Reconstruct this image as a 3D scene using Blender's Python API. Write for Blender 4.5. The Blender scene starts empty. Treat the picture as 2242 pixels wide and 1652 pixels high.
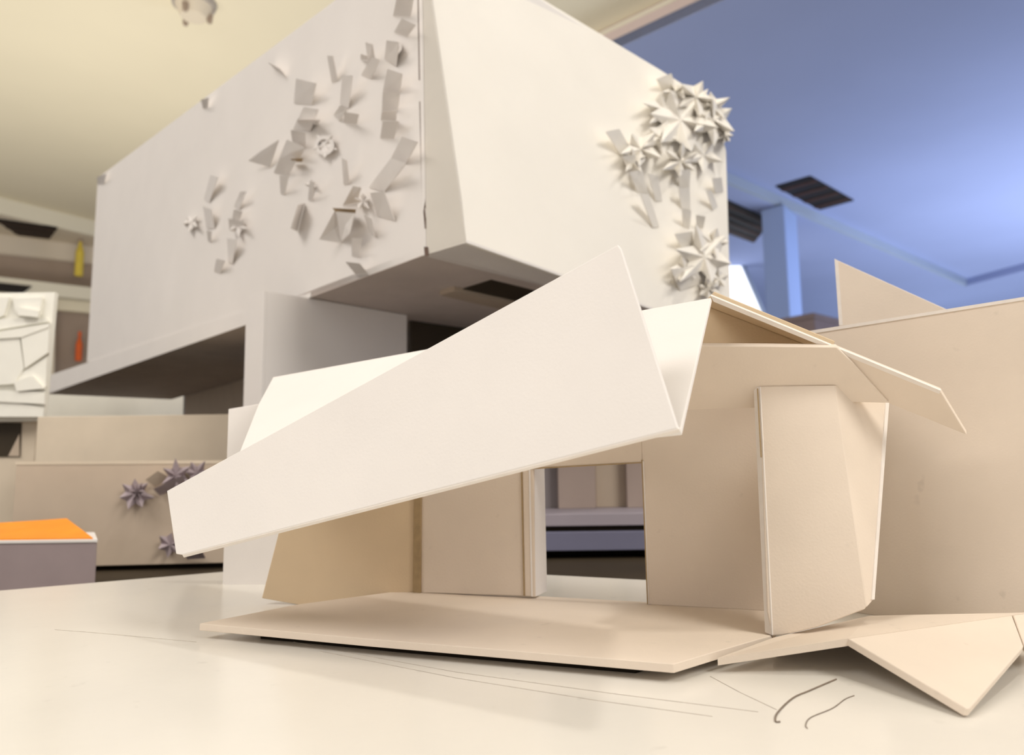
import bpy, bmesh, math, random
from mathutils import Vector, Matrix
random.seed(7)

# ------------------------------------------------------------------ camera
F = 1600.0; CX, CY = 1121.0, 826.0          # focal length and centre in pixels of the 2242x1652 frame
TBL = 0.75                                   # table top height
CAMZ = TBL + 0.081
BASE = CAMZ - 0.060                          # top of the white base sheet
CAM = Vector((0, 0, CAMZ))
pitch = math.atan(184 / F); s = 0.013; c = math.sqrt(1 - s * s)
FWD = Vector((0, math.cos(pitch), math.sin(pitch)))
U0 = Vector((0, -math.sin(pitch), math.cos(pitch))); R0 = Vector((1, 0, 0))
RT = R0 * c - U0 * s; UP = U0 * c + R0 * s
cam = bpy.data.cameras.new('camera'); camo = bpy.data.objects.new('camera', cam)
bpy.context.scene.collection.objects.link(camo)
M = Matrix((RT, UP, -FWD)).transposed().to_4x4(); M.translation = CAM
camo.matrix_world = M
cam.sensor_width = 36; cam.lens = 36 * F / 2242; cam.clip_start = 0.01; cam.clip_end = 60
cam.dof.use_dof = True; cam.dof.focus_distance = 0.235; cam.dof.aperture_fstop = 17
scene = bpy.context.scene; scene.camera = camo

# ------------------------------------------------------------------ light and exposure
scene.view_settings.view_transform = 'Standard'; scene.view_settings.look = 'None'
scene.view_settings.gamma = 1; scene.view_settings.use_curve_mapping = False
scene.view_settings.exposure = 0.02
w = bpy.data.worlds.new('room_light'); scene.world = w; w.use_nodes = True
w.node_tree.nodes['Background'].inputs[0].default_value = (1.0, 0.95, 0.92, 1)
w.node_tree.nodes['Background'].inputs[1].default_value = 0.66
def lamp(name, typ, loc, target, energy, color, size):
    l = bpy.data.lights.new(name, typ); l.energy = energy; l.color = color
    if typ == 'AREA': l.size = size
    elif typ == 'SPOT': l.shadow_soft_size = size; l.spot_size = math.radians(80); l.spot_blend = 0.6
    else: l.shadow_soft_size = size
    o = bpy.data.objects.new(name, l); scene.collection.objects.link(o)
    o.location = loc; o.rotation_euler = (Vector(target) - Vector(loc)).to_track_quat('-Z', 'Y').to_euler()
    return o
KEY = Vector((0.34, -0.05, 1.0))
lamp('ceiling_spot', 'SPOT', Vector((0, .25, BASE)) + KEY * 1.8, (0, .25, BASE), 24, (1, .96, .89), 0.06)
lamp('ceiling_panel_light', 'AREA', (-1.3, -.3, 2.62), (-.5, .6, .95), 39, (1, .955, .92), 1.4)
lamp('side_panel_light', 'AREA', (1.5, -.9, 2.5), (.1, .8, 1.0), 37, (1, .955, .89), .9)
lamp('added_ceiling_fill', 'AREA', (-1.7, 2.7, .25), (-1.7, 2.5, 2.7), 72, (1, .94, .83), 2.4)  # added unseen lamp to brighten the cream ceiling
lamp('added_blue_fill', 'AREA', (4.6, 4.4, .3), (4.3, 4.4, 2.7), 155, (.78, .85, 1), 2.6)  # added unseen lamp, lifts the blue ceiling
lamp('added_far_fill', 'AREA', (5.0, 8.2, .3), (5.0, 9.2, 2.7), 46, (.80, .88, 1), 2.0)  # second added lamp, brightens the far blue part

# ------------------------------------------------------------------ helpers
def ray(x, y): return (FWD + RT * ((x - CX) / F) + UP * ((CY - y) / F))
def PY(x, y, Y): d = ray(x, y); return CAM + d * (Y / d.y)
def PZ(x, y, z): d = ray(x, y); return CAM + d * ((z - CAMZ) / d.z)
def plane(a, b, c_): n = (b - a).cross(c_ - a).normalized(); return (a, n)
def vplane(a, b): n = (b - a).cross(Vector((0, 0, 1))).normalized(); return (a, n)
def PP(x, y, pl, off=0.0):
    a, n = pl; d = ray(x, y)
    return CAM + d * ((a + n * off - CAM).dot(n) / d.dot(n))
def out(pl):                                   # plane with its normal to the camera side
    a, n = pl
    return (a, n if (CAM - a).dot(n) > 0 else -n)

MATS = {}
def mat(name, col, rough=0.75, spec=0.3, noise=0.04, nscale=60, bump=0.0, bscale=900, spots=0.0, emit=None):
    m = bpy.data.materials.new(name); m.use_nodes = True; nt = m.node_tree; b = nt.nodes['Principled BSDF']
    b.inputs['Roughness'].default_value = rough; b.inputs['Specular IOR Level'].default_value = spec
    tc = nt.nodes.new('ShaderNodeTexCoord')
    n = nt.nodes.new('ShaderNodeTexNoise'); n.inputs['Scale'].default_value = nscale; n.inputs['Detail'].default_value = 6
    nt.links.new(tc.outputs['Object'], n.inputs['Vector'])
    r = nt.nodes.new('ShaderNodeValToRGB')
    r.color_ramp.elements[0].position = .3; r.color_ramp.elements[1].position = .7
    r.color_ramp.elements[0].color = tuple(max(0, v * (1 - noise)) for v in col) + (1,)
    r.color_ramp.elements[1].color = tuple(min(1, v * (1 + noise)) for v in col) + (1,)
    nt.links.new(n.outputs['Fac'], r.inputs['Fac'])
    last = r.outputs['Color']
    if spots:
        n2 = nt.nodes.new('ShaderNodeTexNoise'); n2.inputs['Scale'].default_value = 130; n2.inputs['Detail'].default_value = 2
        nt.links.new(tc.outputs['Object'], n2.inputs['Vector'])
        r2 = nt.nodes.new('ShaderNodeValToRGB'); r2.color_ramp.elements[0].position = .70; r2.color_ramp.elements[1].position = .78
        r2.color_ramp.elements[0].color = (0, 0, 0, 1); r2.color_ramp.elements[1].color = (spots,) * 3 + (1,)
        nt.links.new(n2.outputs['Fac'], r2.inputs['Fac'])
        mx = nt.nodes.new('ShaderNodeMixRGB'); mx.inputs['Color2'].default_value = tuple(v * .6 for v in col) + (1,)
        nt.links.new(r2.outputs['Color'], mx.inputs['Fac']); nt.links.new(last, mx.inputs['Color1']); last = mx.outputs['Color']
    nt.links.new(last, b.inputs['Base Color'])
    if bump:
        n3 = nt.nodes.new('ShaderNodeTexNoise'); n3.inputs['Scale'].default_value = bscale; n3.inputs['Detail'].default_value = 3
        nt.links.new(tc.outputs['Object'], n3.inputs['Vector'])
        bp = nt.nodes.new('ShaderNodeBump'); bp.inputs['Strength'].default_value = bump; bp.inputs['Distance'].default_value = .0004
        nt.links.new(n3.outputs['Fac'], bp.inputs['Height']); nt.links.new(bp.outputs['Normal'], b.inputs['Normal'])
    if emit:
        b.inputs['Emission Color'].default_value = emit[0] + (1,); b.inputs['Emission Strength'].default_value = emit[1]
    MATS[name] = m
    return m
mat('card', (.78, .675, .565), .8, .2, .03, 40, .15, 1200, .25)  # tan partly stands in for brown shade between the boards
mat('card_shade_tan', (.70, .55, .37), .8, .2, .03, 40, .15, 1200)  # same card with deeper brown shade put into its colour
mat('card_white', (.83, .79, .755), .7, .25, .02, 30, .1, 1000)
mat('card_edge', (.84, .78, .72), .8, .2, .03, 200)
mat('base_sheet', (.80, .765, .70), .22, .45, .03, 18, .04, 300, .2)
mat('box_white', (.83, .79, .755), .65, .25, .02, 15)
mat('box_cream', (.88, .84, .77), .65, .25, .02, 15)
mat('board_beige', (.70, .60, .47), .8, .2, .05, 25)
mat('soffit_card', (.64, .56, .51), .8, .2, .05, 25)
mat('cheek_shade_card', (.67, .63, .565), .75, .2, .03, 25)  # box card greyed, the cheek's shade sits in its colour
mat('board_tan', (.55, .45, .35), .8, .2, .06, 25)
mat('relief_white', (.88, .86, .78), .7, .2, .03, 30)
mat('star_lilac', (.43, .36, .38), .7, .2, .05, 40)
mat('orange_paper', (.90, .30, .02), .6, .3, .06, 40)
mat('lilac_card', (.36, .29, .29), .75, .2, .05, 40)
mat('table_dark', (.045, .032, .018), .6, .3, .15, 20)
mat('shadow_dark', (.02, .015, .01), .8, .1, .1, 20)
mat('seam_brown', (.16, .11, .09), .8, .1, .2, 80)
mat('pencil', (.48, .42, .36), .8, .1, .2, 300)
mat('hair', (.22, .17, .13), .5, .3, .2, 300)
mat('glue_brown', (.40, .29, .16), .7, .2, .1, 300)
mat('plate_lilac', (.36, .32, .36), .6, .3, .05, 20)
mat('plate_blue', (.17, .17, .25), .5, .4, .05, 20)
mat('panel_grey', (.27, .24, .24), .7, .2, .05, 20)
mat('panel_mauve', (.40, .32, .28), .7, .2, .05, 20)
mat('panel_sand', (.50, .41, .32), .7, .2, .05, 20)
mat('ceiling_cream', (.84, .77, .60), .9, .1, .02, 1.5)
mat('ceiling_blue', (.33, .385, .60), .9, .1, .03, 1.2)
mat('wall_blue', (.36, .47, .76), .9, .1, .03, 1.2)
mat('trim_pale', (.36, .42, .52), .9, .1, .02, 2)
mat('trim_cream', (.80, .76, .64), .9, .1, .02, 2)
mat('fascia_mauve', (.66, .55, .53), .9, .1, .03, 2)
mat('wall_warm', (.74, .66, .54), .9, .1, .03, 2)
mat('wall_taupe', (.38, .30, .24), .9, .1, .05, 2)
mat('fixture_black', (.012, .009, .008), .6, .3, .2, 20)
mat('fixture_slat', (.05, .022, .014), .6, .3, .2, 20)
mat('cabinet_brown', (.22, .17, .17), .7, .2, .08, 6)
mat('floor_dark', (.10, .08, .06), .6, .3, .1, 6)
mat('red_paint', (.75, .13, .02), .5, .4, .05, 20)
mat('yellow_paint', (.75, .58, .08), .5, .4, .05, 20)
mat('metal_grey', (.40, .36, .33), .4, .5, .05, 20)
mat('wash_glow', (.9, .92, .95), .5, .3, .01, 5, emit=((.95, .97, 1.0), 1.15))  # emission imitates light washed over the far wall

def link(name, verts, faces, m, parent=None, bevel=0.0, smooth=False):
    cen = sum(verts, Vector()) / len(verts)
    me = bpy.data.meshes.new(name)
    me.from_pydata([v - cen for v in verts], [], faces)
    bm = bmesh.new(); bm.from_mesh(me); bmesh.ops.recalc_face_normals(bm, faces=bm.faces); bm.to_mesh(me); bm.free()
    if smooth:
        for p in me.polygons: p.use_smooth = True
    me.materials.append(MATS[m])
    o = bpy.data.objects.new(name, me); scene.collection.objects.link(o)
    if parent is not None:
        pl = parent.get('wloc', None)
        wl = Vector(pl) if pl is not None else Vector()
        o.parent = parent; o.location = cen - wl
    else: o.location = cen
    o['wloc'] = tuple(cen)
    if bevel:
        b = o.modifiers.new('bevel', 'BEVEL'); b.width = bevel; b.segments = 2; b.limit_method = 'ANGLE'
    return o
def empty(name, loc):
    o = bpy.data.objects.new(name, None); scene.collection.objects.link(o); o.location = loc
    o.empty_display_size = .02; o['wloc'] = tuple(loc); return o
def tag(o, label, cat, group=None):
    o['label'] = label; o['category'] = cat
    if group: o['group'] = group
    return o
def struct(o): o['kind'] = 'structure'; return o
def prism_faces(n, o=0):
    return [tuple(o + i for i in range(n)), tuple(o + n + i for i in reversed(range(n)))] + \
           [(o + i, o + (i + 1) % n, o + n + (i + 1) % n, o + n + i) for i in range(n)]
def nrm(pts):
    n = Vector()
    for i in range(len(pts)):
        a, b = pts[i], pts[(i + 1) % len(pts)]
        n += Vector(((a.y - b.y) * (a.z + b.z), (a.z - b.z) * (a.x + b.x), (a.x - b.x) * (a.y + b.y)))
    return n.normalized()
def board(name, pts, th, m, parent=None, toward=False, bevel=0.0003, vec=None):
    """flat board: pts is the visible face, thickness goes away from the camera"""
    n = nrm(pts); cen = sum(pts, Vector()) / len(pts)
    if n.dot(cen - CAM) < 0: n = -n
    if toward: n = -n
    if vec is not None: n = vec
    vs = [p.copy() for p in pts] + [p + n * th for p in pts]
    return link(name, vs, prism_faces(len(pts)), m, parent, bevel)
def upboard(name, pts, z0, z1, m, parent=None, bevel=0.0003):
    vs = [Vector((p.x, p.y, z1)) for p in pts] + [Vector((p.x, p.y, z0)) for p in pts]
    return link(name, vs, prism_faces(len(pts)), m, parent, bevel)
def boxv(x0, x1, y0, y1, z0, z1):
    vs = [Vector((x, y, z)) for z in (z0, z1) for x, y in ((x0, y0), (x1, y0), (x1, y1), (x0, y1))]
    return vs, prism_faces(4)
def box(name, x0, x1, y0, y1, z0, z1, m, parent=None, bevel=0.0):
    v, f = boxv(x0, x1, y0, y1, z0, z1); return link(name, v, f, m, parent, bevel)
def tube(name, pts, r, m, parent=None, seg=6):
    vs, fs = [], []
    for i, p in enumerate(pts):
        d = (pts[min(i + 1, len(pts) - 1)] - pts[max(i - 1, 0)]).normalized()
        a = d.cross(Vector((0, 0, 1))); a = a.normalized() if a.length > 1e-6 else Vector((1, 0, 0)); b = d.cross(a)
        for k in range(seg):
            t = 2 * math.pi * k / seg; vs.append(p + a * (r * math.cos(t)) + b * (r * math.sin(t)))
    for i in range(len(pts) - 1):
        for k in range(seg):
            fs.append((i * seg + k, i * seg + (k + 1) % seg, (i + 1) * seg + (k + 1) % seg, (i + 1) * seg + k))
    fs += [tuple(range(seg)), tuple((len(pts) - 1) * seg + k for k in range(seg))]
    return link(name, vs, fs, m, parent, smooth=True)
def strip_on(name, px, z, wd, m, parent):
    """thin flat mark lying on the horizontal plane z along pixel points"""
    pts = [PZ(x, y, z) for x, y in px]; vs = []; n = len(pts)
    for i, p in enumerate(pts):
        d = (pts[min(i + 1, n - 1)] - pts[max(i - 1, 0)]).normalized(); a = Vector((-d.y, d.x, 0)) * wd / 2
        vs += [p + a, p - a]
    vs += [v + Vector((0, 0, .00008)) for v in vs]
    m2 = 2 * n; fs = []
    for i in range(n - 1):
        a = 2 * i
        fs += [(a, a + 1, a + 3, a + 2), (m2 + a, m2 + a + 2, m2 + a + 3, m2 + a + 1),
               (a, a + 2, m2 + a + 2, m2 + a), (a + 1, m2 + a + 1, m2 + a + 3, a + 3)]
    fs += [(0, m2, m2 + 1, 1), (m2 - 2, m2 - 1, 2 * m2 - 1, 2 * m2 - 2)]
    return link(name, vs, fs, m, parent)

# ------------------------------------------------------------------ room
Z1 = CAMZ + 1.92      # raised cream ceiling
Z2 = Z1 - 0.12        # lower ceiling around it
Z3 = Z2 - 0.07
struct(box('floor', -7, 8, -3, 11.6, -.05, 0, 'floor_dark'))
# boundaries of the raised ceiling
a1, a2 = PZ(1310, 70, Z1), PZ(1455, 0, Z1); da = (a2 - a1).normalized()
b1, b2 = PZ(0, 432, Z1), PZ(200, 482, Z1); db = (b2 - b1).normalized()
def isect(p, d, q, e):
    t = ((q.x - p.x) * e.y - (q.y - p.y) * e.x) / (d.x * e.y - d.y * e.x); return p + d * t
cc = isect(a1, da, b1, db)
a0 = a1 + da * 4.2; b0 = b1 - db * 3.2
upl = [a0, cc, b0, Vector((-6.5, -3, Z1)), Vector((a0.x, -3, Z1))]
struct(upboard('ceiling', upl, Z1, Z1 + .05, 'ceiling_cream'))
# fascia strips of the step
def fascia(name, p, q, z0, z1, m, th=.04, parent=None):
    n = Vector((-(q - p).y, (q - p).x, 0)).normalized()
    if n.dot(p - CAM) < 0: n = -n
    return upboard(name, [p, q, q + n * th, p + n * th], z0 + .003, z1, m, parent, 0)
st = struct(fascia('trim_1', a0, cc, Z2, Z1, 'fascia_mauve'))
g0 = fascia('shadow_gap_moulding', a0 - Vector((.0, .012, 0)), cc - Vector((0, .012, 0)), Z1 - .03, Z1 - .012, 'trim_cream', .02, st)
st = struct(fascia('trim_2', cc, b0, Z2, Z1, 'trim_cream'))
# lower blue ceiling on the right
la, lb, lc = PZ(1500, 334, Z2), PZ(2116, 610, Z2), PZ(2330, 552, Z2)
lc2 = lc + (lc - lb) * 2.5; ix = isect(a1, da, la, lb - la)
blue = [ix, a0, Vector((7.8, a0.y, 0)), lc2, lb]
struct(upboard('ceiling_blue', blue, Z2, Z2 + .05, 'ceiling_blue', None, 0))
struct(fascia('trim_3', ix, lb, Z3, Z2, 'trim_pale'))
struct(fascia('trim_4', lb, lc2, Z3, Z2, 'ceiling_blue'))
far = [ix, lb, lc2, Vector((7.9, lc2.y, 0)), Vector((7.9, 11.4, 0)), Vector((cc.x, 11.4, 0)), cc]
struct(upboard('ceiling_dropped', [Vector((p.x, p.y + .04, Z3)) for p in far], Z3, Z3 + .05, 'ceiling_blue', None, 0))
struct(box('wall_back', cc.x, 8, 11.4, 11.5, 0, 3.2, 'wall_blue'))
struct(box('wall_right', 7.9, 8.0, a0.y, 11.5, 0, 3.2, 'wall_blue'))
# square ceiling fixtures
def fixture(px, z, label, nsl=4):
    pts = [PZ(x, y, z - .012) for x, y in px]
    cen = sum(pts, Vector()) / 4
    e = empty('ceiling_fixture', cen + Vector((0, 0, .01)))
    rc_ = upboard('recess', pts, z - .011, z - .001, 'fixture_black', e, 0)
    for k in range(nsl):
        t = (k + .5) / nsl
        p = pts[0].lerp(pts[3], t - .035); q = pts[1].lerp(pts[2], t - .035); r_ = pts[1].lerp(pts[2], t + .035); s_ = pts[0].lerp(pts[3], t + .035)
        upboard('slat', [p, q, r_, s_], z - .016, z - .011, 'fixture_slat', rc_, 0)
    tag(e, label, 'ceiling fixture', 'dark louvred ceiling fixtures')
fixture([(1699, 410), (1775, 388), (1869, 440), (1795, 460)], Z2, 'black square ceiling fixture in the blue ceiling above the pale column')
fixture([(1575, 432), (1690, 484), (1650, 532), (1540, 492)], Z3, 'black square ceiling fixture half hidden between white block and column')
# column
cb = PZ(1716, 446, Z3 + .0); ccx = cb.y
ce = PY(1668, 500, cb.y + .12); cd = PY(1746, 500, cb.y + .25)
colp = [Vector((cb.x, cb.y, 0)), Vector((ce.x, ce.y, 0)), Vector((ce.x + cd.x - cb.x, ce.y + cd.y - cb.y, 0)), Vector((cd.x, cd.y, 0))]
colm = upboard('room_column', colp, 0, Z3, 'wall_blue', None, .01)
tag(colm, 'pale blue square room column beyond the white block', 'column')
# glowing pane standing in for the wash of light on the wall beyond
wy = cb.y + 1.6
wi = struct(board('glow_pane_1', [PY(1520, 548, wy), PY(1614, 562, wy), PY(1690, 735, wy), PY(1520, 735, wy)], .02, 'wash_glow'))
pw = [PY(1515, 540, wy), PY(1618, 555, wy), PY(1696, 742, wy), PY(1515, 742, wy)]
for i in range(4):
    tube('glow_frame', [pw[i], pw[(i + 1) % 4]], .018, 'trim_pale', wi)
# brown cabinet
k0 = PY(1782, 684, 3.75); k1 = PY(1600, 712, 4.15); k2 = PY(1900, 730, 4.15)
kz = k0.z
cab = [Vector((k0.x, k0.y, 0)), Vector((k1.x, k1.y, 0)), Vector((k1.x + k2.x - k0.x, k1.y + k2.y - k0.y, 0)), Vector((k2.x, k2.y, 0))]
ke = empty('tall_cabinet', (k0.x, k0.y + .3, 0))
upboard('cabinet_body', cab, 0.02, kz - .03, 'cabinet_brown', ke, .004)
mid = sum(cab, Vector()) / 4
upboard('cabinet_top', [mid + (p - mid) * 1.01 for p in cab], kz - .03, kz, 'cabinet_brown', ke, .004)
upboard('plinth', [mid + (p - mid) * .95 for p in cab], 0, .02, 'shadow_dark', ke, 0)
tag(ke, 'tall dark brown cabinet at the foot of the pale column', 'cabinet')
# left end: lower ceiling, bulkheads and niches
l1 = PZ(0, 512, Z2); l2 = PZ(205, 540, Z2); dl = (l2 - l1).normalized()
low = [b0, cc, isect(cc, Vector((0, 1, 0)), l1, dl), l1 - dl * 3]
struct(upboard('ceiling_left', [Vector((p.x, p.y + .04, Z2)) for p in low], Z2, Z2 + .05, 'wall_warm', None, 0))
fixture([(-14, 480), (126, 500), (108, 524), (40, 516)], Z2, 'black square ceiling fixture on the left above the wall niches', 3)
WYL = (l1.y + l2.y) / 2
wl = vplane(l1, l2)
def lw(x, y, o=0.0): return PP(x, y, out(wl), o)
struct(board('wall_left', [lw(-150, 470), lw(330, 560), lw(330, 980), lw(-150, 980)], .1, 'wall_warm', bevel=0))
sh = empty('wall_shelving', Vector((lw(90, 700).x, lw(90, 700).y, 0)))
board('niche_back', [lw(-120, 545, .03), lw(260, 585, .03), lw(260, 640, .03), lw(-120, 600, .03)], .03, 'wall_taupe', sh, bevel=0)
board('shelf_band', [lw(-120, 592, .22), lw(260, 636, .22), lw(260, 662, .22), lw(-120, 625, .22)], .2, 'trim_cream', sh, bevel=0)
board('lower_band', [lw(-120, 636, .12), lw(260, 662, .12), lw(260, 690, .12), lw(-120, 655, .12)], .1, 'ceiling_cream', sh, bevel=0)
board('lower_niche_back', [lw(-120, 655, .04), lw(260, 690, .04), lw(260, 960, .04), lw(-120, 960, .04)], .03, 'wall_taupe', sh, bevel=0)
board('side_jamb', [lw(110, 640, .2), lw(122, 640, .2), lw(118, 860, .2), lw(106, 860, .2)], .16, 'wall_warm', sh, bevel=0)
board('dark_vent', [lw(-60, 612, .235), lw(70, 626, .235), lw(50, 641, .235), lw(-60, 634, .235)], .012, 'fixture_black', sh, bevel=0)
tag(sh, 'taupe wall niches with pale bands on the far left wall', 'shelving')
def far_item(name, px, off, m, capm, label, cat):
    (x0, y0), (x1, y1) = px
    b = PP((x0 + x1) / 2, y1, out(wl), off); t = PP((x0 + x1) / 2, y0, out(wl), off); r = abs(PP(x1, y1, out(wl), off).x - b.x) 
    h = t.z - b.z; vs = []; fs = []; prof = [(.9, 0), (1, .05), (1, .62), (.55, .78), (.4, .84), (.4, 1)]
    for (rr, zz) in prof:
        for k in range(12): vs.append(Vector((b.x + r * rr * math.cos(k * math.pi / 6), b.y + r * rr * math.sin(k * math.pi / 6), b.z + zz * h)))
    for i in range(len(prof) - 1):
        for k in range(12): fs.append((i * 12 + k, i * 12 + (k + 1) % 12, (i + 1) * 12 + (k + 1) % 12, (i + 1) * 12 + k))
    fs += [tuple(range(12)), tuple(range(60, 72))]
    e = empty(name, b)
    link('body', vs, fs, m, e)
    v2 = [Vector((b.x + r * .5 * math.cos(k * math.pi / 4), b.y + r * .5 * math.sin(k * math.pi / 4), b.z + h * zz)) for zz in (.9, 1.08) for k in range(8)]
    link('cap', v2, prism_faces(8), capm, e)
    tag(e, label, cat)
far_item('yellow_canister', ((160, 520), (184, 604)), .20, 'yellow_paint', 'wall_taupe', 'yellow canister in the upper wall niche at the far left', 'canister')
far_item('red_bottle', ((162, 730), (181, 790)), .16, 'red_paint', 'red_paint', 'red bottle seen low in the far left niche', 'bottle')
# ceiling lamp
lp = PZ(425, 4, Z1)
le = empty('ceiling_lamp', lp)
def disc(name, cen, ax, r0, r1, h, m, parent, seg=20):
    ax = ax.normalized(); a = ax.orthogonal().normalized(); b = ax.cross(a)
    vs = [cen + (a * math.cos(t) + b * math.sin(t)) * r + ax * hh for r, hh in ((r0, 0), (r1, h)) for t in [2 * math.pi * k / seg for k in range(seg)]]
    return link(name, vs, prism_faces(seg), m, parent, .002)
disc('rose', lp, Vector((0, 0, -1)), .09, .085, .02, 'metal_grey', le)
lb0 = disc('lamp_body', lp + Vector((0, 0, -.02)), Vector((0, 0, -1)), .075, .05, .05, 'wall_warm', le)
for k in range(3):
    t = 2.1 * k + .4
    disc('knob', lp + Vector((.062 * math.cos(t), .062 * math.sin(t), -.045)), Vector((0, 0, -1)), .014, .010, .035, 'wall_taupe', lb0, 10)
tag(le, 'small grey ceiling lamp with three knobs on the cream ceiling', 'lamp')

# ------------------------------------------------------------------ table and base sheet
te = empty('work_table', (0.2, .9, 0))
box('table_top', -1.6, 1.5, -.25, 2.1, TBL - .035, TBL, 'table_dark', te, .002)
for x in (-1.5, 1.4):
    for y in (-.15, 2.0): box('leg', x - .03, x + .03, y - .03, y + .03, 0, TBL - .035, 'table_dark', te, .002)
tag(te, 'dark brown work table under the white card models', 'table')
e0, e1, e2, e3 = PZ(-60, 1297, BASE), PZ(487, 1251, BASE), PZ(1190, 1257, BASE), PZ(1420, 1269, BASE)
d01 = (e1 - e0).normalized(); d23 = (e3 - e2).normalized(); apex = isect(e0, d01, e2, d23)
bs = [e0 - d01 * .5, apex, e3 + d23 * .45, Vector((.65, -.2, 0)), Vector((-.75, -.2, 0))]
base = upboard('base_sheet', bs, TBL, BASE, 'base_sheet', None, .0006)
tag(base, 'glossy cream base sheet under the folded card pavilion', 'base board')
ZP = BASE + .00002
for pl in ([(560, 1388), (760, 1428), (1000, 1471), (1350, 1519), (1660, 1558)], [(700, 1425), (1000, 1484), (1300, 1532), (1560, 1568)],
           [(120, 1378), (200, 1384), (430, 1405)], [(1555, 1480), (1620, 1515), (1700, 1553)]):
    strip_on('pencil_line', pl, ZP, .00013, 'pencil', base)
def hair(px, label, r=.00025):
    h = tube('loose_thread', [PZ(x, y, BASE + r) for x, y in px], r, 'hair')
    tag(h, label, 'thread')
def smoothpx(p, n=6):
    o = []
    for i in range(len(p) - 1):
        q = [p[max(i - 1, 0)], p[i], p[i + 1], p[min(i + 2, len(p) - 1)]]
        for k in range(n):
            t = k / n
            o.append(tuple(.5 * (2 * q[1][j] + (q[2][j] - q[0][j]) * t + (2 * q[0][j] - 5 * q[1][j] + 4 * q[2][j] - q[3][j]) * t * t + (3 * q[1][j] - q[0][j] - 3 * q[2][j] + q[3][j]) * t ** 3) for j in (0, 1)))
    return o + [p[-1]]
hair(smoothpx([(1708, 1579), (1698, 1578), (1702, 1560), (1735, 1528), (1775, 1510), (1831, 1486)]), 'dark curved thread lying on base sheet before the folded ramp', .0002)
hair(smoothpx([(1768, 1594), (1764, 1586), (1775, 1570), (1822, 1550), (1850, 1530), (1870, 1522)]), 'faint shorter thread beside the dark curved thread', .00012)

# ------------------------------------------------------------------ pavilion
pv = empty('card_pavilion', Vector((.03, .27, BASE)))
ZS = BASE + .0052
card = 'card'
# floor slab: seen face on top
sl = [PZ(437, 1364, ZS), PZ(800, 1397, ZS), PZ(1475, 1453, ZS), PZ(1572, 1424, ZS), PZ(1690, 1390, ZS), PZ(1720, 1334, ZS), PZ(905, 1289, ZS), PZ(655, 1322, ZS)]
upboard('floor_slab', sl, ZS - .0024, ZS, card, pv, .0002)
mid = sum(sl, Vector()) / len(sl)
upboard('spacer', [mid + (p - mid) * .80 for p in sl], BASE, ZS - .0024, 'shadow_dark', pv, 0)  # hidden pad, coloured dark to deepen the shadow line under the slab
# back wall with door opening
w0, w1 = PZ(905, 1296, ZS), PZ(1690, 1337, ZS)
W = out(vplane(w0, w1))
board('back_wall', [PP(922, 985, W), PP(1142, 985, W), PP(1148, 1304, W), PP(922, 1297, W)], .0024, card, pv)
board('lintel', [PP(1130, 900, W, .0002), PP(1402, 900, W, .0002), PP(1406, 1013, W, .0002), PP(1130, 1028, W, .0002)], .0024, card, pv)
board('back_wall', [PP(1400, 872, W), PP(1700, 872, W), PP(1700, 1338, W), PP(1420, 1323, W)], .0024, card, pv)
board('door_jamb', [PP(1143, 1000, W, .0004), PP(1167, 1000, W, .0004), PP(1172, 1306, W, .0004), PP(1149, 1304, W, .0004)], .003, card, pv)
jn = -W[1]
j1, j2 = PP(1167, 1000, W), PP(1173, 1306, W)
board('door_reveal', [j1, j1 + jn * .012 + Vector((.0012, 0, 0)), j2 + jn * .012 + Vector((.0012, 0, 0)), j2], .002, 'card_white', pv, vec=Vector((-.002, 0, 0)).normalized())
board('door_jamb', [PP(1405, 1008, W, .0005), PP(1410, 1008, W, .0005), PP(1421, 1323, W, .0005), PP(1416, 1323, W, .0005)], .003, 'card_edge', pv)
board('joint', [PP(922, 1060, W, .001), PP(906, 1060, W, .001), PP(903, 1298, W, .001), PP(920, 1298, W, .001)], .002, 'glue_brown', pv)
for q in ([(1140, 1020), (1143, 1020), (1149, 1304), (1146, 1304)], [(1404, 1006), (1406.5, 1006), (1419, 1322), (1416.5, 1322)], [(1160, 1024), (1404, 1011), (1404, 1013.5), (1160, 1027)]):
    board('glue_seam', [PP(x, y, W, .0006) for x, y in q], .0006, 'glue_brown', pv, bevel=0)
# left inner wall (shaded)
g1, g2 = PZ(907, 1296, ZS), PZ(655, 1323, BASE)
G = out(vplane(g1, g2))
board('side_wall', [PP(655, 990, G), PP(912, 960, G), PP(905, 1296, G), PP(658, 1324, G), PP(573, 1309, G)], .0024, 'card_shade_tan', pv)
# white outer wall further back
h1, h2 = PZ(487, 1279, BASE), PZ(700, 1279, BASE)
H = out(vplane(h1, h2))
board('outer_wall', [PP(500, 895, H), PP(566, 884, H), PP(720, 884, H), PP(720, 1280, H), PP(487, 1280, H)], .0024, 'card_white', pv)
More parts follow.
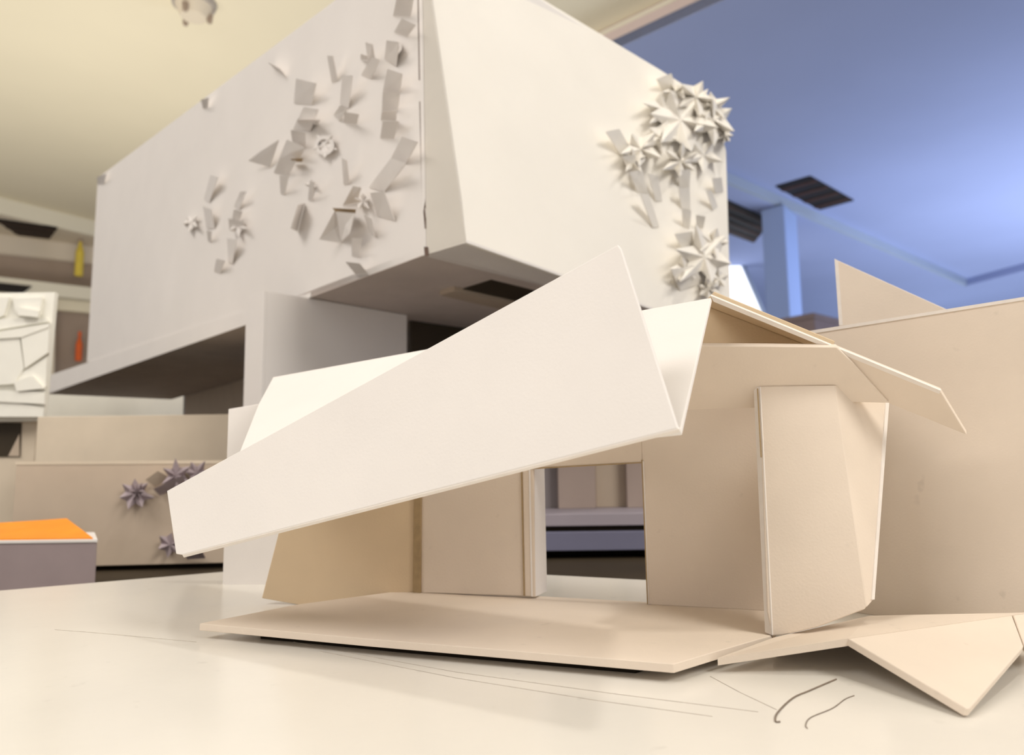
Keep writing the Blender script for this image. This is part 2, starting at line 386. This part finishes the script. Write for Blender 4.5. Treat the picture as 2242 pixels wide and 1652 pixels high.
# folded roof
FL, FR, TR = PY(385, 1215, .262), PY(1484, 937, .170), PY(1353, 535, .188)
R1 = out(plane(FL, FR, TR))
roof1 = board('roof_panel', [PP(x, y, R1) for x, y in ((365, 1074), (800, 837), (1353, 535), (1360, 545), (1484, 937), (930, 1077), (398, 1214), (385, 1212))], .0014, 'card_white', pv)
RR, RL = PY(1557, 651, .240), PY(598, 825, .370)
FB = PY(1490, 942, .1712)
R2 = out(plane(FB, RR, RL))
def clip(pts, pl, off):
    o = []
    for i in range(len(pts)):
        p, q = pts[i], pts[(i + 1) % len(pts)]
        dp, dq = (p - pl[0]).dot(pl[1]) - off, (q - pl[0]).dot(pl[1]) - off
        if dp <= 0: o.append(p)
        if dp * dq < 0: o.append(p.lerp(q, dp / (dp - dq)))
    return o
board('roof_panel', clip([PP(x, y, R2) for x, y in ((1557, 651), (1490, 942), (930, 1068), (560, 1140), (520, 1000), (566, 884), (598, 825))], R1, -.0016), .0014, 'card_white', pv)
# bottom fold strip of the front panel
f1, f2 = PP(386, 1214, R1), PP(1488, 940, R1)
f3, f4 = PY(400, 1216, .264), PY(1490, 946, .203)
board('fold_edge', [PP(398, 1214, R1), PP(1486, 938, R1), PP(1491, 945, R1, -.001), PP(402, 1221, R1, -.001)], .001, 'card_edge', roof1)
EF = PY(2060, 857, .235)
R3 = out(plane(RR, EF, RL))
PM = PP(1822, 760, R3); X0 = PP(1600, 690, W)
R3A = out(plane(RR, PM, X0)); tt = W[1].cross(R3A[1]).normalized()
if tt.x < 0: tt = -tt
bk_ = -W[1] * .006; bk_ = bk_ - R3A[1] * bk_.dot(R3A[1])
board('roof_panel', [RR, PM, X0 + tt * .036 + bk_, X0 - tt * .012 + bk_], .0022, 'card_shade_tan', pv)
board('roof_panel', [PM, PP(2060, 858, R3), PP(2117, 952, R3), PP(1945, 882, R3), PP(1868, 852, R3), PP(1838, 800, R3)], .0022, card, pv)
# infill of the back wall above the ceiling panel
wz = PP(1600, 900, W).z
i0, i1 = X0 - tt * .012, X0 + tt * .032
board('gable_infill', [i0, i1, PP(1720, 880, W), PP(1440, 880, W)], .0024, 'card_shade_tan', pv)
# white cut edge along the gable
ed = [PP(1556, 647, R3, .0002), PP(2060, 855, R3, .0002), PP(2056, 862, R3, .0002), PP(1562, 660, R3, .0002)]
board('cut_edge', ed, .0008, 'card_edge', pv, bevel=0)
A4, B4, C4 = PP(1835, 760, R3, .0012), PP(1947, 882, R3, .0012), PY(1505, 895, .264)
R4 = out(plane(A4, B4, C4))
board('ceiling_panel', [PP(x, y, R4) for x, y in ((1530, 757), (1680, 758), (1832, 760), (1866, 792), (1947, 882), (1850, 880), (1700, 892), (1640, 893), (1480, 898), (1480, 780))], .0022, card, pv)
# folded pillar
p1, p2, p3 = PZ(1690, 1391, ZS), PP(1690, 846, R4, .0005), PP(1828, 843, R4, .0005)
Q1 = out(plane(p1, p2, p3))
pp1 = board('pillar_panel', [PP(x, y, Q1) for x, y in ((1662, 845), (1828, 843), (1860, 1060), (1898, 1326), (1893, 1333), (1790, 1372), (1712, 1390), (1690, 1391), (1680, 1340))], .0022, card, pv)
q1, q2, q3 = PP(1828, 843, Q1), PP(1898, 1328, Q1), PY(1945, 884, .258)
Q2 = out(plane(q1, q2, q3))
pp2 = board('pillar_panel', [PP(x, y, Q2) for x, y in ((1828, 843), (1866, 849), (1945, 879), (1913, 1312), (1898, 1329))], .0022, card, pv)
board('pillar_edge', [PP(x, y, Q2, .0004) for x, y in ((1940, 879), (1947, 880), (1915, 1312), (1909, 1312))], .0012, 'card_edge', pp2, bevel=0)
q4 = PP(1650, 846, Q1) + Vector((-.0005, .003, 0))
pe = [PP(1664, 845, Q1, .0003), PP(1649, 847, Q1, -.0018), PP(1674, 1384, Q1, -.0018), PP(1691, 1391, Q1, .0003)]
board('pillar_edge', pe, .001, 'card_edge', pp1)
board('glue_seam', [PP(x, y, Q1, .0011) for x, y in ((1657, 850), (1660, 850), (1668, 1000), (1665, 1000))], .0005, 'glue_brown', pp1, bevel=0)
tag(pv, 'folded white card pavilion with zigzag roof on the base sheet', 'model')
# right boundary wall
r1 = PY(1785, 722, .30); r2 = PY(2242, 650, .243)
ra = Vector((r1.x, r1.y, BASE)); rb = Vector((r2.x, r2.y, BASE))
RW = out(vplane(ra, rb))
dr = (rb - ra).normalized()
rl = ra - dr * .004; rr = rb + dr * .06
ztop = r1.z
nw = -RW[1] * .0026
we = empty('boundary_wall', (ra + rb) / 2)
pe_ = PP(2340, 634, RW)
board('wall_panel', [PP(1740, 729, RW), pe_, Vector((pe_.x, pe_.y, BASE)), Vector((rl.x, rl.y, BASE))], .0026, card, we)
board('cut_edge', [PP(1740, 729, RW, .0005), PP(2340, 634, RW, .0005), PP(2340, 641, RW, .0005), PP(1740, 736, RW, .0005)], .0005, 'card_edge', we, bevel=0)
tag(we, 'long plain cream card wall at right behind the pillar', 'model wall')
# triangular fin behind
T3 = out(vplane(PY(1830, 700, .36), PY(2100, 700, .33)))
fin = board('triangular_fin', [PP(1828, 567, T3), PP(2300, 779, T3), PP(2300, 1290, T3), PP(1875, 1290, T3)], .0024, card)
fe = fin
zmin = min((fin.matrix_basis @ v.co).z for v in fin.data.vertices)
for v in fin.data.vertices:
    if v.co.z + fin.location.z < BASE + .02: v.co.z = TBL - fin.location.z
board('cut_edge', [PP(1827, 566, T3, .0004), PP(1835, 570, T3, .0004), PP(1845, 712, T3, .0004), PP(1837, 712, T3, .0004)], .0008, 'card_edge', fin, bevel=0)
tag(fin, 'pointed triangular card fin rising behind the right wall', 'card fin')
# folded ramp in front
rp = empty('folded_ramp', PZ(1800, 1430, BASE))
def sheet(name, pts, tris, th, m, parent):
    k = len(pts); vs = pts + [p - Vector((0, 0, th)) for p in pts]; fs = []; cnt = {}
    for t_ in tris:
        fs += [t_, tuple(k + i for i in reversed(t_))]
        for i in range(3):
            e_ = (t_[i], t_[(i + 1) % 3]); cnt[e_] = 1
    for (i, j_) in cnt:
        if (j_, i) not in cnt: fs.append((i, k + i, k + j_, j_))
    return link(name, vs, fs, m, parent)
ra_, rb_, re_ = PZ(1571, 1440, BASE + .0042), PZ(1857, 1397, BASE + .0100), PY(2260, 1340, .232)
rg_, rh_ = PZ(1905, 1347, BASE + .0080), PZ(1694, 1395, BASE + .0056)
sheet('ramp_panel', [ra_, rb_, re_, rg_, rh_], [(0, 1, 3), (0, 3, 4), (1, 2, 3)], .002, card, rp)
t1 = PZ(2116, 1549, BASE + .0024)
MR = plane(rb_, rb_.lerp(re_, .9), t1)
board('ramp_panel', [rb_, rb_.lerp(re_, .88), PP(2241, 1413, MR), PP(2236, 1420, MR), PP(2124, 1549, MR), PP(2114, 1549, MR)], .002, card, rp, vec=Vector((-.25, .15, -1)).normalized())
board('ramp_panel', [rb_.lerp(re_, .885), re_, PZ(2330, 1400, BASE + .007), PP(2243, 1414, MR)], .002, card, rp, vec=Vector((-.1, .2, -1)).normalized())
ribs = [rh_, rg_, rb_.lerp(re_, .93) + Vector((0, .003, 0))]
rv = []
for p in ribs: rv += [p - Vector((0, .0012, .0021)), p + Vector((0, .0006, -.0021)), Vector((p.x, p.y + .0006, BASE)), Vector((p.x, p.y - .0012, BASE))]
rf = [(0, 1, 2, 3), (8, 9, 10, 11)]
for i in range(2):
    for k in range(4): rf.append((4 * i + k, 4 * i + (k + 1) % 4, 4 * i + 4 + (k + 1) % 4, 4 * i + 4 + k))
link('leak_stop_rib', rv, rf, 'board_tan', rp)  # unseen rib added to stop light leaking under the ramp
tag(rp, 'folded cream card ramp lying in front of the right wall', 'ramp')

# ------------------------------------------------------------------ large white block on a soffit
zs = CAMZ + .1415
K = PZ(933, 557, zs)
dL = ray(-345, 1035); dL = Vector((dL.x, dL.y, 0)).normalized()
dR = ray(2653, 1000); dR = Vector((dR.x, dR.y, 0)).normalized()
LP = out(vplane(K, K + dL)); RP = out(vplane(K, K + dR))
bk = empty('white_block', Vector((0, .95, TBL)))
LF = [(921, -140), (225, 381), (214, 388), (190, 792), (533, 672), (668, 628), (932, 531), (933, 557)]
face_l = board('long_face', [PP(x, y, LP) for x, y in ((921, -140), (226, 380), (214, 388), (190, 792), (300, 780), (680, 650), (933, 557))], .004, 'box_white', bk, bevel=.0004)
# soffit slab
kl = PP(108, 862, LP); kl.z = zs
kr = K + dR * .44
soff = [K, kl, kl + dR * .42, kr + dL * .9]
soff = [Vector((p.x, p.y, zs)) for p in (K, kl, kl + dR * .62, kr + dR * .18)]
LPo = LP[1]
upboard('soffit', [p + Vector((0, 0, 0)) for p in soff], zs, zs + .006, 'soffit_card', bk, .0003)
board('slab_fascia', [PP(105, 822, LP, .0012), PP(300, 757, LP, .0012), PP(470, 700, LP, .0012), PP(680, 640, LP, .0012), PP(680, 650, LP, .0012), PP(532, 713, LP, .0012), PP(106, 861, LP, .0012)], .0011, 'box_white', bk, bevel=0)
# corner cheek (shaded right face) and leaning cream face
board('cheek_face', [PP(x, y, RP) for x, y in ((922, -145), (1060, -80), (1560, 240), (1580, 330), (1585, 722), (933, 557))], .004, 'box_white', bk, bevel=.0004)
cp1, cp2 = PP(935, -60, RP, .003), PP(1592, 240, RP, .003)
cp3 = PP(1021, 531, RP, .036)
CP = out(plane(cp1, cp2, cp3))
cream = [PP(x, y, CP) for x, y in ((924, -150), (1190, -1), (1440, 149), (1565, 228), (1590, 330), (1602, 742), (1225, 603), (1021, 531))]
face_c = board('cream_face', cream, .003, 'box_cream', bk, bevel=.0006)
ct0, ct1, ct2 = PP(924, -140, RP, .0005), PP(934, 557, RP, .0005), PP(1021, 531, CP)
board('cheek_panel', [ct0, ct1, ct2], .002, 'cheek_shade_card', bk, bevel=0)
board('under_panel', [ct1, ct2, PP(1225, 603, CP), PP(1602, 742, CP), PP(1602, 728, RP, .0005)], .002, 'box_white', bk, bevel=0, vec=Vector((0, 0, 1)))
seam = [[(914, -20), (923, -20), (926, 175), (917, 175)], [(918, 222), (926, 222), (931, 455), (924, 455)], [(926, 455), (930, 455), (932, 500), (930, 500)], [(928, 540), (935, 540), (937, 560), (930, 560)]]
for q in seam:
    board('corner_seam', [PP(x, y, LP, .0008) for x, y in q], .0007, 'seam_brown', bk, bevel=0)
# pier beside the overhang
p0 = PZ(578, 634, zs)
pL = p0 + dL * ((PZ(535, 650, zs) - p0).length * .62)
pier_top = zs + .001
t = 0
def onray(x, y0=800, p=p0, d=dL):         # point on vertical plane (p,d) at pixel column x
    return PP(x, y0, vplane(p, p + d))
pl_ = onray(535); pl_.z = zs
pr_ = onray(891, 740, p0, dR); pr_.z = zs
pw_ = pl_ + (pr_ - p0)
link('pier_face', [Vector((p.x, p.y, z)) for z in (zs - .0005, TBL) for p in (p0, pl_, pl_ + dR * .003, p0 + dR * .003)], prism_faces(4), 'box_white', bk, .0003)
link('pier_side', [Vector((p.x, p.y, z)) for z in (zs - .0006, TBL) for p in (p0 + dR * .003, pr_, pr_ + dL * .003, p0 + dR * .003 + dL * .003)], prism_faces(4), 'box_white', bk, .0003)
# core walls behind the pier
q0 = pr_ + dL * .12
link('core_wall', [Vector((p.x, p.y, z)) for z in (zs - .0006, TBL) for p in (pr_ + dR * .02 + dL * .02, pr_ + dR * .02 - dL * .0 + dR * .25, pr_ + dR * .27 + dL * .004, pr_ + dR * .02 + dL * .024)], prism_faces(4), 'table_dark', bk, 0)  # dark colour stands in for the deep shadow under the block
u0, u1 = PZ(400, 868, zs), PZ(530, 830, zs); u0 = u0 + (u0 - u1) * .5; u1 = u1 + (u1 - u0) * .4
link('rear_wall', [Vector((p.x, p.y, z)) for z in (zs - .0006, TBL) for p in (u0, u1, u1 + dR * .004, u0 + dR * .004)], prism_faces(4), 'board_tan', bk, 0)
# flat dark panel painting the shade of a soffit recess
rc = [PZ(x, y, zs - .0009) for x, y in ((1005, 636), (1075, 614), (1230, 652), (1160, 680))]
upboard('soffit_recess_shade', rc, zs - .0008, zs - .0001, 'table_dark', bk, 0)
rc = [PZ(x, y, zs - .004) for x, y in ((963, 646), (994, 637), (1190, 680), (1170, 694))]
upboard('soffit_batten', rc, zs - .004, zs, 'panel_sand', bk, 0)
# roof plate and hidden faces
tl = [PP(921, -140, LP), PP(226, 380, LP)]
back = [p + dR * .40 for p in tl]
link('roof_plate', [p + Vector((0, 0, -.006)) for p in (tl[0] + dL * .01 + dR * .004, tl[1] + dR * .004, back[1], back[0])] + [p + Vector((0, 0, -.001)) for p in (tl[0] + dL * .01 + dR * .004, tl[1] + dR * .004, back[1], back[0])], prism_faces(4), 'box_white', bk)
link('back_face', [Vector((p.x, p.y, p.z - .002)) for p in back] + [Vector((back[1].x, back[1].y, zs)), Vector((back[0].x, back[0].y, zs))] +
     [Vector((p.x, p.y, p.z - .002)) + dR * .004 for p in back] + [Vector((back[1].x, back[1].y, zs)) + dR * .004, Vector((back[0].x, back[0].y, zs)) + dR * .004], prism_faces(4), 'box_white', bk)
# folded paper ornaments
def facet(name, px, lifts, pl, m, th=.0006, parent=None):
    pts = [PP(x, y, pl, l) for (x, y), l in zip(px, lifts)]
    n = pl[1]
    vs = pts + [p - n * th for p in pts]; k = len(pts)
    # fan triangulation about the centre keeps a folded outline sound
    c1 = sum(pts, Vector()) / k
    vs += [c1, c1 - n * th]; fs = []
    for i in range(k):
        j = (i + 1) % k
        fs += [(i, j, 2 * k), (k + j, k + i, 2 * k + 1), (i, k + i, k + j, j)]
    return link(name, vs, fs, m, parent or (face_c if pl is CP else face_l))
def star(name, cx, cy, r, n, pl, m, lift=.012, rot=0, base=.001, inner=.55, sq=1.0, parent=None):
    px = []; lf = []
    for i in range(2 * n):
        a = rot + math.pi * i / n; q = r if i % 2 == 0 else r * inner
        q *= 1 + random.uniform(-.18, .18)
        px.append((cx + q * math.cos(a) * sq, cy + q * math.sin(a))); lf.append((lift * random.uniform(.7, 1.4)) if i % 2 == 0 else base + lift * .25)
    pts = [PP(x, y, pl, l) for (x, y), l in zip(px, lf)]
    k = 2 * n; top = PP(cx, cy, pl, lift * .55); bot = PP(cx, cy, pl, 0)
    ring = [PP(x * .45 + cx * .55, y * .45 + cy * .55, pl, 0) for x, y in px]
    vs = pts + [top] + ring + [bot]; fs = []
    for i in range(k):
        j = (i + 1) % k
        fs += [(i, j, k), (j, i, k + 1 + i, k + 1 + j), (k + 1 + j, k + 1 + i, 2 * k + 1)]
    return link(name, vs, fs, m, parent or (face_c if pl is CP else face_l))
def ringo(cx, cy, r, pl, m, lift=.008, parent=None):
    vs = []; n = 14; fs = []
    for rr, l in ((r, 0), (r, lift), (r * .62, lift), (r * .62, 0)):
        for k in range(n):
            a = 2 * math.pi * k / n; vs.append(PP(cx + rr * math.cos(a), cy + rr * math.sin(a), pl, l))
    for i in range(4):
        for k in range(n):
            fs.append((i * n + k, i * n + (k + 1) % n, ((i + 1) % 4) * n + (k + 1) % n, ((i + 1) % 4) * n + k))
    return link('paper_ring', vs, fs, m, parent or face_l)
HI, LO = .014, .001
def strip(px, hi=HI, lo=LO, pl=LP, m='box_white'):
    """px: four corners, the first two are the raised upper edge"""
    return facet('paper_strip', px, (hi, hi, lo, lo), pl, m)
S = [[(880, 299), (914, 310), (888, 358), (856, 346)], [(856, 346), (888, 358), (841, 419), (807, 410)],
     [(810, 422), (841, 419), (865, 483), (826, 473)],
     [(848, 151), (880, 161), (875, 202), (838, 199)], [(838, 200), (875, 203), (870, 240), (836, 244)],
     [(836, 245), (868, 242), (866, 264), (833, 263)], [(838, 265), (872, 265), (862, 304), (832, 303)],
     [(869, -6), (905, -6), (898, 36), (860, 35)], [(880, 40), (909, 54), (891, 80), (862, 71)],
     [(846, 88), (872, 92), (867, 145), (842, 130)],
     [(800, 92), (815, 97), (822, 140), (806, 148)], [(815, 125), (830, 130), (812, 172), (790, 163)], [(790, 118), (803, 122), (802, 132), (789, 130)],
     [(648, 172), (692, 182), (682, 229), (643, 226)], [(665, 234), (697, 239), (678, 287), (641, 283)],
     [(636, 284), (668, 290), (668, 324), (640, 312)], [(628, 305), (668, 324), (650, 352), (610, 350)], [(612, 348), (648, 352), (630, 384), (599, 378)],
     [(612, 384), (631, 386), (623, 426), (614, 424)],
     [(749, 165), (771, 165), (763, 236), (744, 229)], [(744, 231), (762, 238), (742, 264), (730, 252)], [(754, 245), (785, 250), (780, 272), (752, 268)],
     [(716, 122), (728, 122), (739, 176), (726, 180)],
     [(773, 407), (790, 410), (780, 443), (750, 450)], [(636, 500), (652, 448), (666, 444), (650, 506)],
     [(748, 345), (758, 350), (765, 402), (752, 404)], [(770, 520), (792, 522), (786, 563), (770, 560)], [(756, 573), (786, 576), (804, 598), (778, 600)],
     [(796, 468), (812, 478), (822, 520), (808, 508)], [(678, 396), (688, 398), (684, 440), (674, 438)], [(650, 262), (700, 262), (696, 270), (652, 272)],
     [(461, 382), (477, 388), (458, 443), (446, 436)], [(444, 450), (462, 458), (470, 500), (452, 500)],
     [(526, 419), (538, 419), (524, 458), (512, 452)], [(500, 478), (533, 484), (531, 506), (502, 502)], [(497, 521), (517, 524), (509, 578), (499, 574)],
     [(512, 458), (530, 462), (524, 482), (508, 480)], [(452, 504), (462, 506), (462, 530), (455, 528)], [(474, 566), (492, 570), (482, 598), (468, 594)], [(440, 218), (456, 214), (454, 236), (444, 238)],
     [(212, 388), (232, 380), (228, 402), (214, 404)]]
for i, q in enumerate(S): strip(q, HI * (.75 if q[0][0] < 560 else 1))
facet('paper_flake', [(543, 352), (572, 330), (610, 306), (590, 366)], (.010, .012, .014, .001), LP, 'box_white')
facet('paper_flake', [(600, 150), (584, 134), (612, 150), (626, 168)], (.001, .008, .010, .001), LP, 'box_white')
facet('paper_flake', [(699, 524), (732, 463), (746, 480), (746, 532)], (.012, .016, .004, .001), LP, 'box_white')
facet('paper_flake', [(736, 463), (776, 466), (766, 510), (746, 530)], (.018, .018, .012, .001), LP, 'box_white')
facet('paper_flake', [(728, 455), (778, 458), (776, 468), (734, 464)], (.018, .018, .004, .004), LP, 'glue_brown')
facet('paper_flake', [(636, 348), (662, 346), (660, 354), (640, 354)], (.012, .012, .003, .003), LP, 'glue_brown')
star('paper_star', 710, 318, 32, 5, LP, 'box_white', .006, .3)
ringo(710, 318, 22, LP, 'box_white', .005, face_l); ringo(864, 104, 16, LP, 'box_white', .005, face_l)
star('paper_star', 417, 487, 20, 5, LP, 'box_white', .008, .5); star('paper_star', 680, 405, 14, 4, LP, 'box_white', .006, .2)
star('paper_star', 795, 440, 20, 5, LP, 'box_white', .008, .9); star('paper_star', 520, 496, 20, 5, LP, 'box_white', .008, .2)
# cluster at the far end of the cream face
for (x, y, r, n, l, rot) in ((1491, 262, 80, 6, .020, .2), (1562, 262, 52, 6, .022, .5), (1524, 212, 40, 5, .024, .1), (1560, 232, 38, 5, .022, .8),
                             (1588, 296, 20, 7, .016, 0), (1403, 326, 42, 5, .016, .4), (1385, 352, 28, 5, .012, .9), (1491, 352, 40, 6, .018, .6),
                             (1445, 300, 36, 5, .014, .1), (1540, 340, 40, 5, .012, .3), (1543, 562, 66, 6, .018, .25), (1500, 590, 34, 5, .012, .7),
                             (1560, 530, 34, 5, .014, 0), (1550, 632, 26, 6, .012, .4), (1575, 610, 24, 5, .010, .9), (1455, 240, 44, 6, .014, .3), (1478, 200, 28, 5, .016, .6)):
    star('paper_star', x, y, r, n, CP, 'box_cream', l, rot)
for q in ([(1327, 288), (1356, 282), (1384, 330), (1360, 340)], [(1362, 342), (1392, 338), (1404, 380), (1376, 372)], [(1378, 376), (1406, 372), (1420, 424), (1396, 420)],
          [(1402, 424), (1420, 424), (1444, 496), (1430, 498)], [(1438, 173), (1470, 160), (1482, 196), (1452, 200)], [(1452, 200), (1482, 198), (1484, 226), (1460, 230)],
          [(1484, 372), (1512, 372), (1510, 410), (1488, 408)], [(1486, 410), (1510, 410), (1512, 458), (1492, 456)], [(1494, 458), (1514, 460), (1510, 500), (1496, 496)],
          [(1547, 418), (1558, 416), (1572, 452), (1561, 460)], [(1478, 512), (1516, 506), (1520, 540), (1496, 552)], [(1470, 590), (1520, 580), (1540, 620), (1490, 636)],
          [(1420, 380), (1440, 384), (1450, 440), (1436, 440)], [(1525, 470), (1545, 474), (1540, 500), (1526, 500)], [(1560, 390), (1580, 388), (1584, 420), (1566, 424)]):
    strip(q, .013, .001, CP, 'box_cream')
tag(bk, 'large white card block with folded paper stars cantilevered on a pier', 'model')

# ------------------------------------------------------------------ other models on the table
# second base plate seen through the doorway, with its standing panels
Yp = .62
z1 = PY(1300, 1124, Yp).z; zmid = PY(1300, 1160, Yp).z; zlo = PY(1300, 1204, Yp).z
sb = empty('layered_base_plate', (.1, .72, TBL))
box('top_plate', -.05, .32, Yp, .725, zmid + .0035, z1, 'plate_lilac', sb, .0006)
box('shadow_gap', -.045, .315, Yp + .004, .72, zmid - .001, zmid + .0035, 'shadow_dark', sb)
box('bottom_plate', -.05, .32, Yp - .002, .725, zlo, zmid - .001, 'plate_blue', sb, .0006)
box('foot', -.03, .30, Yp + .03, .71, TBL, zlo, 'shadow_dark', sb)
tag(sb, 'layered blue grey base plate seen through the doorway', 'base board')
for (x0, x1, Y, m, lab) in ((1150, 1222, .70, 'panel_grey', 'grey upright panel leftmost behind the doorway'), (1222, 1304, .69, 'panel_mauve', 'mauve upright panel second from left behind the doorway'),
                            (1304, 1372, .70, 'panel_sand', 'sand coloured upright panel third from left behind the doorway'), (1372, 1440, .69, 'panel_mauve', 'brownish upright panel at the right edge of the doorway view')):
    A, B = PY(x0, 1060, Y), PY(x1, 1060, Y)
    tag(box('upright_panel', A.x, B.x, Y, Y + .012, z1, z1 + .075, m, None, .0006), lab, 'panel', 'upright panels behind the doorway')
# star relief board
sy = .58
sr = empty('star_relief_board', PY(250, 1240, sy) * 1)
sbp = out(vplane(PY(30, 1100, sy), PY(480, 1100, sy + .01)))
tp = [PP(36, 1013, sbp), PP(505, 1010, sbp), PP(505, 1231, sbp), PP(20, 1243, sbp)]
sr.location.z = TBL; sr['wloc'] = (sr.location.x, sr.location.y, TBL)
rpn = board('relief_panel', tp, .004, 'board_tan', sr)
board('top_edge', [PP(34, 1010, sbp, .0004), PP(506, 1007, sbp, .0004), PP(506, 1014, sbp, .0004), PP(34, 1017, sbp, .0004)], .004, 'board_beige', sr, bevel=0)
bb = [PP(20, 1243, sbp), PP(505, 1231, sbp)]
link('foot_rail', [Vector((p.x, p.y + o, z)) for z in (bb[0].z + .004, TBL) for p, o in ((bb[0], .008), (bb[1], .008), (bb[1], .012), (bb[0], .012))], prism_faces(4), 'shadow_dark', sr)
star('paper_star', 296, 1080, 40, 7, sbp, 'star_lilac', .010, .2, parent=rpn)
star('paper_star', 385, 1040, 34, 6, sbp, 'star_lilac', .012, .5, parent=rpn)
star('paper_star', 430, 1035, 30, 6, sbp, 'star_lilac', .012, .1, parent=rpn)
star('paper_star', 372, 1192, 30, 6, sbp, 'star_lilac', .010, .7, parent=rpn)
star('paper_star', 300, 1075, 20, 6, sbp, 'star_lilac', .016, .0, parent=rpn)
facet('paper_strip', [(318, 1050), (346, 1030), (372, 1046), (340, 1066)], (.012, .012, .002, .002), sbp, 'board_beige', parent=rpn)
facet('paper_strip', [(335, 1070), (400, 1040), (420, 1056), (350, 1084)], (.012, .012, .002, .002), sbp, 'star_lilac', parent=rpn)
facet('paper_strip', [(395, 1196), (440, 1200), (450, 1222), (410, 1224)], (.012, .012, .002, .002), sbp, 'star_lilac', parent=rpn)
tag(sr, 'low tan relief board with lilac paper stars at left', 'relief board')
# beige low block behind
Yb = .68
A, B = PY(82, 912, Yb), PY(508, 912, Yb)
lb_ = empty('low_beige_block', (A.x + .1, Yb + .02, TBL))
box('front_panel', A.x, B.x, Yb, Yb + .004, TBL, A.z, 'board_beige', lb_, .0005)
box('end_panel', A.x, A.x + .004, Yb + .004, Yb + .09, TBL, A.z - .0002, 'board_tan', lb_, .0005)
box('lid', A.x + .004, B.x, Yb + .004, Yb + .09, A.z - .006, A.z - .002, 'board_beige', lb_, .0005)
tag(lb_, 'low plain beige card block behind the star board', 'model')
Yc = .84
A2 = [PY(90, 862, Yc), PY(375, 874, Yc), PY(402, 866, Yc), PY(402, 960, Yc), PY(90, 960, Yc)]
for p in A2[3:]: p.z = TBL
tag(board('notched_parapet', A2, .004, 'relief_white'), 'pale card parapet under the slab of the white block', 'card wall')
# relief facade model on the far left
Yf = .74
fe = empty('relief_facade', (PY(50, 800, Yf).x, Yf + .02, TBL))
X1 = PY(112, 780, Yf).x; X1b = PY(96, 900, Yf).x; XL = PY(-160, 780, Yf).x
zt = PY(60, 640, Yf).z; zb = PY(60, 912, Yf).z
FP = (Vector((0, Yf, 0)), Vector((0, -1, 0)))
fcore = board('facade_core', [Vector((XL, Yf, zt)), Vector((X1, Yf, zt)), Vector((X1b, Yf, zb)), Vector((XL, Yf, zb))], .006, 'relief_white', fe)
box('cornice', XL, PY(96, 905, Yf).x, Yf + .006, Yf + .05, zb - .004, zb, 'relief_white', fe)
def slab(px, h): facet('facade_stone', px, [h] * len(px), FP, 'relief_white', th=.004, parent=fcore)
slab([(-60, 650), (20, 650), (8, 690), (-60, 720)], .004)
slab([(28, 652), (92, 650), (86, 688), (34, 690)], .004); slab([(36, 672), (84, 680), (82, 694), (40, 690)], .009)
slab([(-60, 735), (108, 708), (106, 716), (46, 738), (-60, 744)], .007)
slab([(-60, 748), (42, 736), (52, 806), (30, 840), (-60, 846)], .005)
slab([(46, 738), (108, 716), (104, 772), (54, 806)], .006)
slab([(32, 825), (102, 780), (100, 846), (40, 854)], .004); slab([(30, 836), (70, 822), (96, 850), (36, 856)], .008)
slab([(-60, 852), (98, 858), (97, 884), (-60, 876)], .006); slab([(-60, 884), (20, 878), (96, 892), (94, 912), (-60, 912)], .004)
slab([(-60, 700), (100, 694), (106, 704), (-60, 730)], .003)
# recessed ground floor with dark opening
zg = zb
box('ground_wall', XL, PY(78, 950, Yf + .015).x, Yf + .015, Yf + .05, TBL, zb, 'board_beige', fe)
GP = (Vector((0, Yf + .015, 0)), Vector((0, -1, 0)))
board('dark_opening', [PP(-80, 925, GP, .0015), PP(46, 925, GP, .0015), PP(43, 999, GP, .0015), PP(-80, 999, GP, .0015)], .0014, 'table_dark', fe, bevel=0)
board('opening_splay', [PP(18, 998, GP, .002), PP(42, 950, GP, .002), PP(42, 998, GP, .002)], .0004, 'board_tan', fe, bevel=0)
tag(fe, 'white stone patterned relief facade model at the left edge', 'model')
# orange topped box in front at left
ob = empty('orange_box', (-.33, .50, TBL))
Yo = .475
zo = PY(150, 1174, Yo).z
ox1 = PY(212, 1200, Yo).x
def ofoot(g): return [Vector((-.55 - g, Yo - g, 0)), Vector((ox1 + g, Yo - g, 0)), Vector(((ox1 + g) * (Yo + .05) / Yo - .003, Yo + .05 + g, 0)), Vector((-.55 - g, Yo + .05 + g, 0))]
obody = upboard('box_body', ofoot(0), TBL, zo - .004, 'lilac_card', ob, .0008)
upboard('white_rim', ofoot(.0006), zo - .004, zo - .0018, 'card_white', obody, .0004)
o1, o2, o3, o4 = PY(-40, 1176, Yo), PY(204, 1166, Yo), PY(146, 1134, Yo + .04), PY(-40, 1146, Yo + .04)
vs = [o1, o2, o3, PY(90, 1138, Yo + .04), o4]
for v in vs[:2]: v.z = zo - .001
link('orange_lid', vs + [v - Vector((0, 0, .0008)) for v in vs], prism_faces(5), 'orange_paper', ob)
tag(ob, 'low lilac box with a bright orange top at left', 'box')
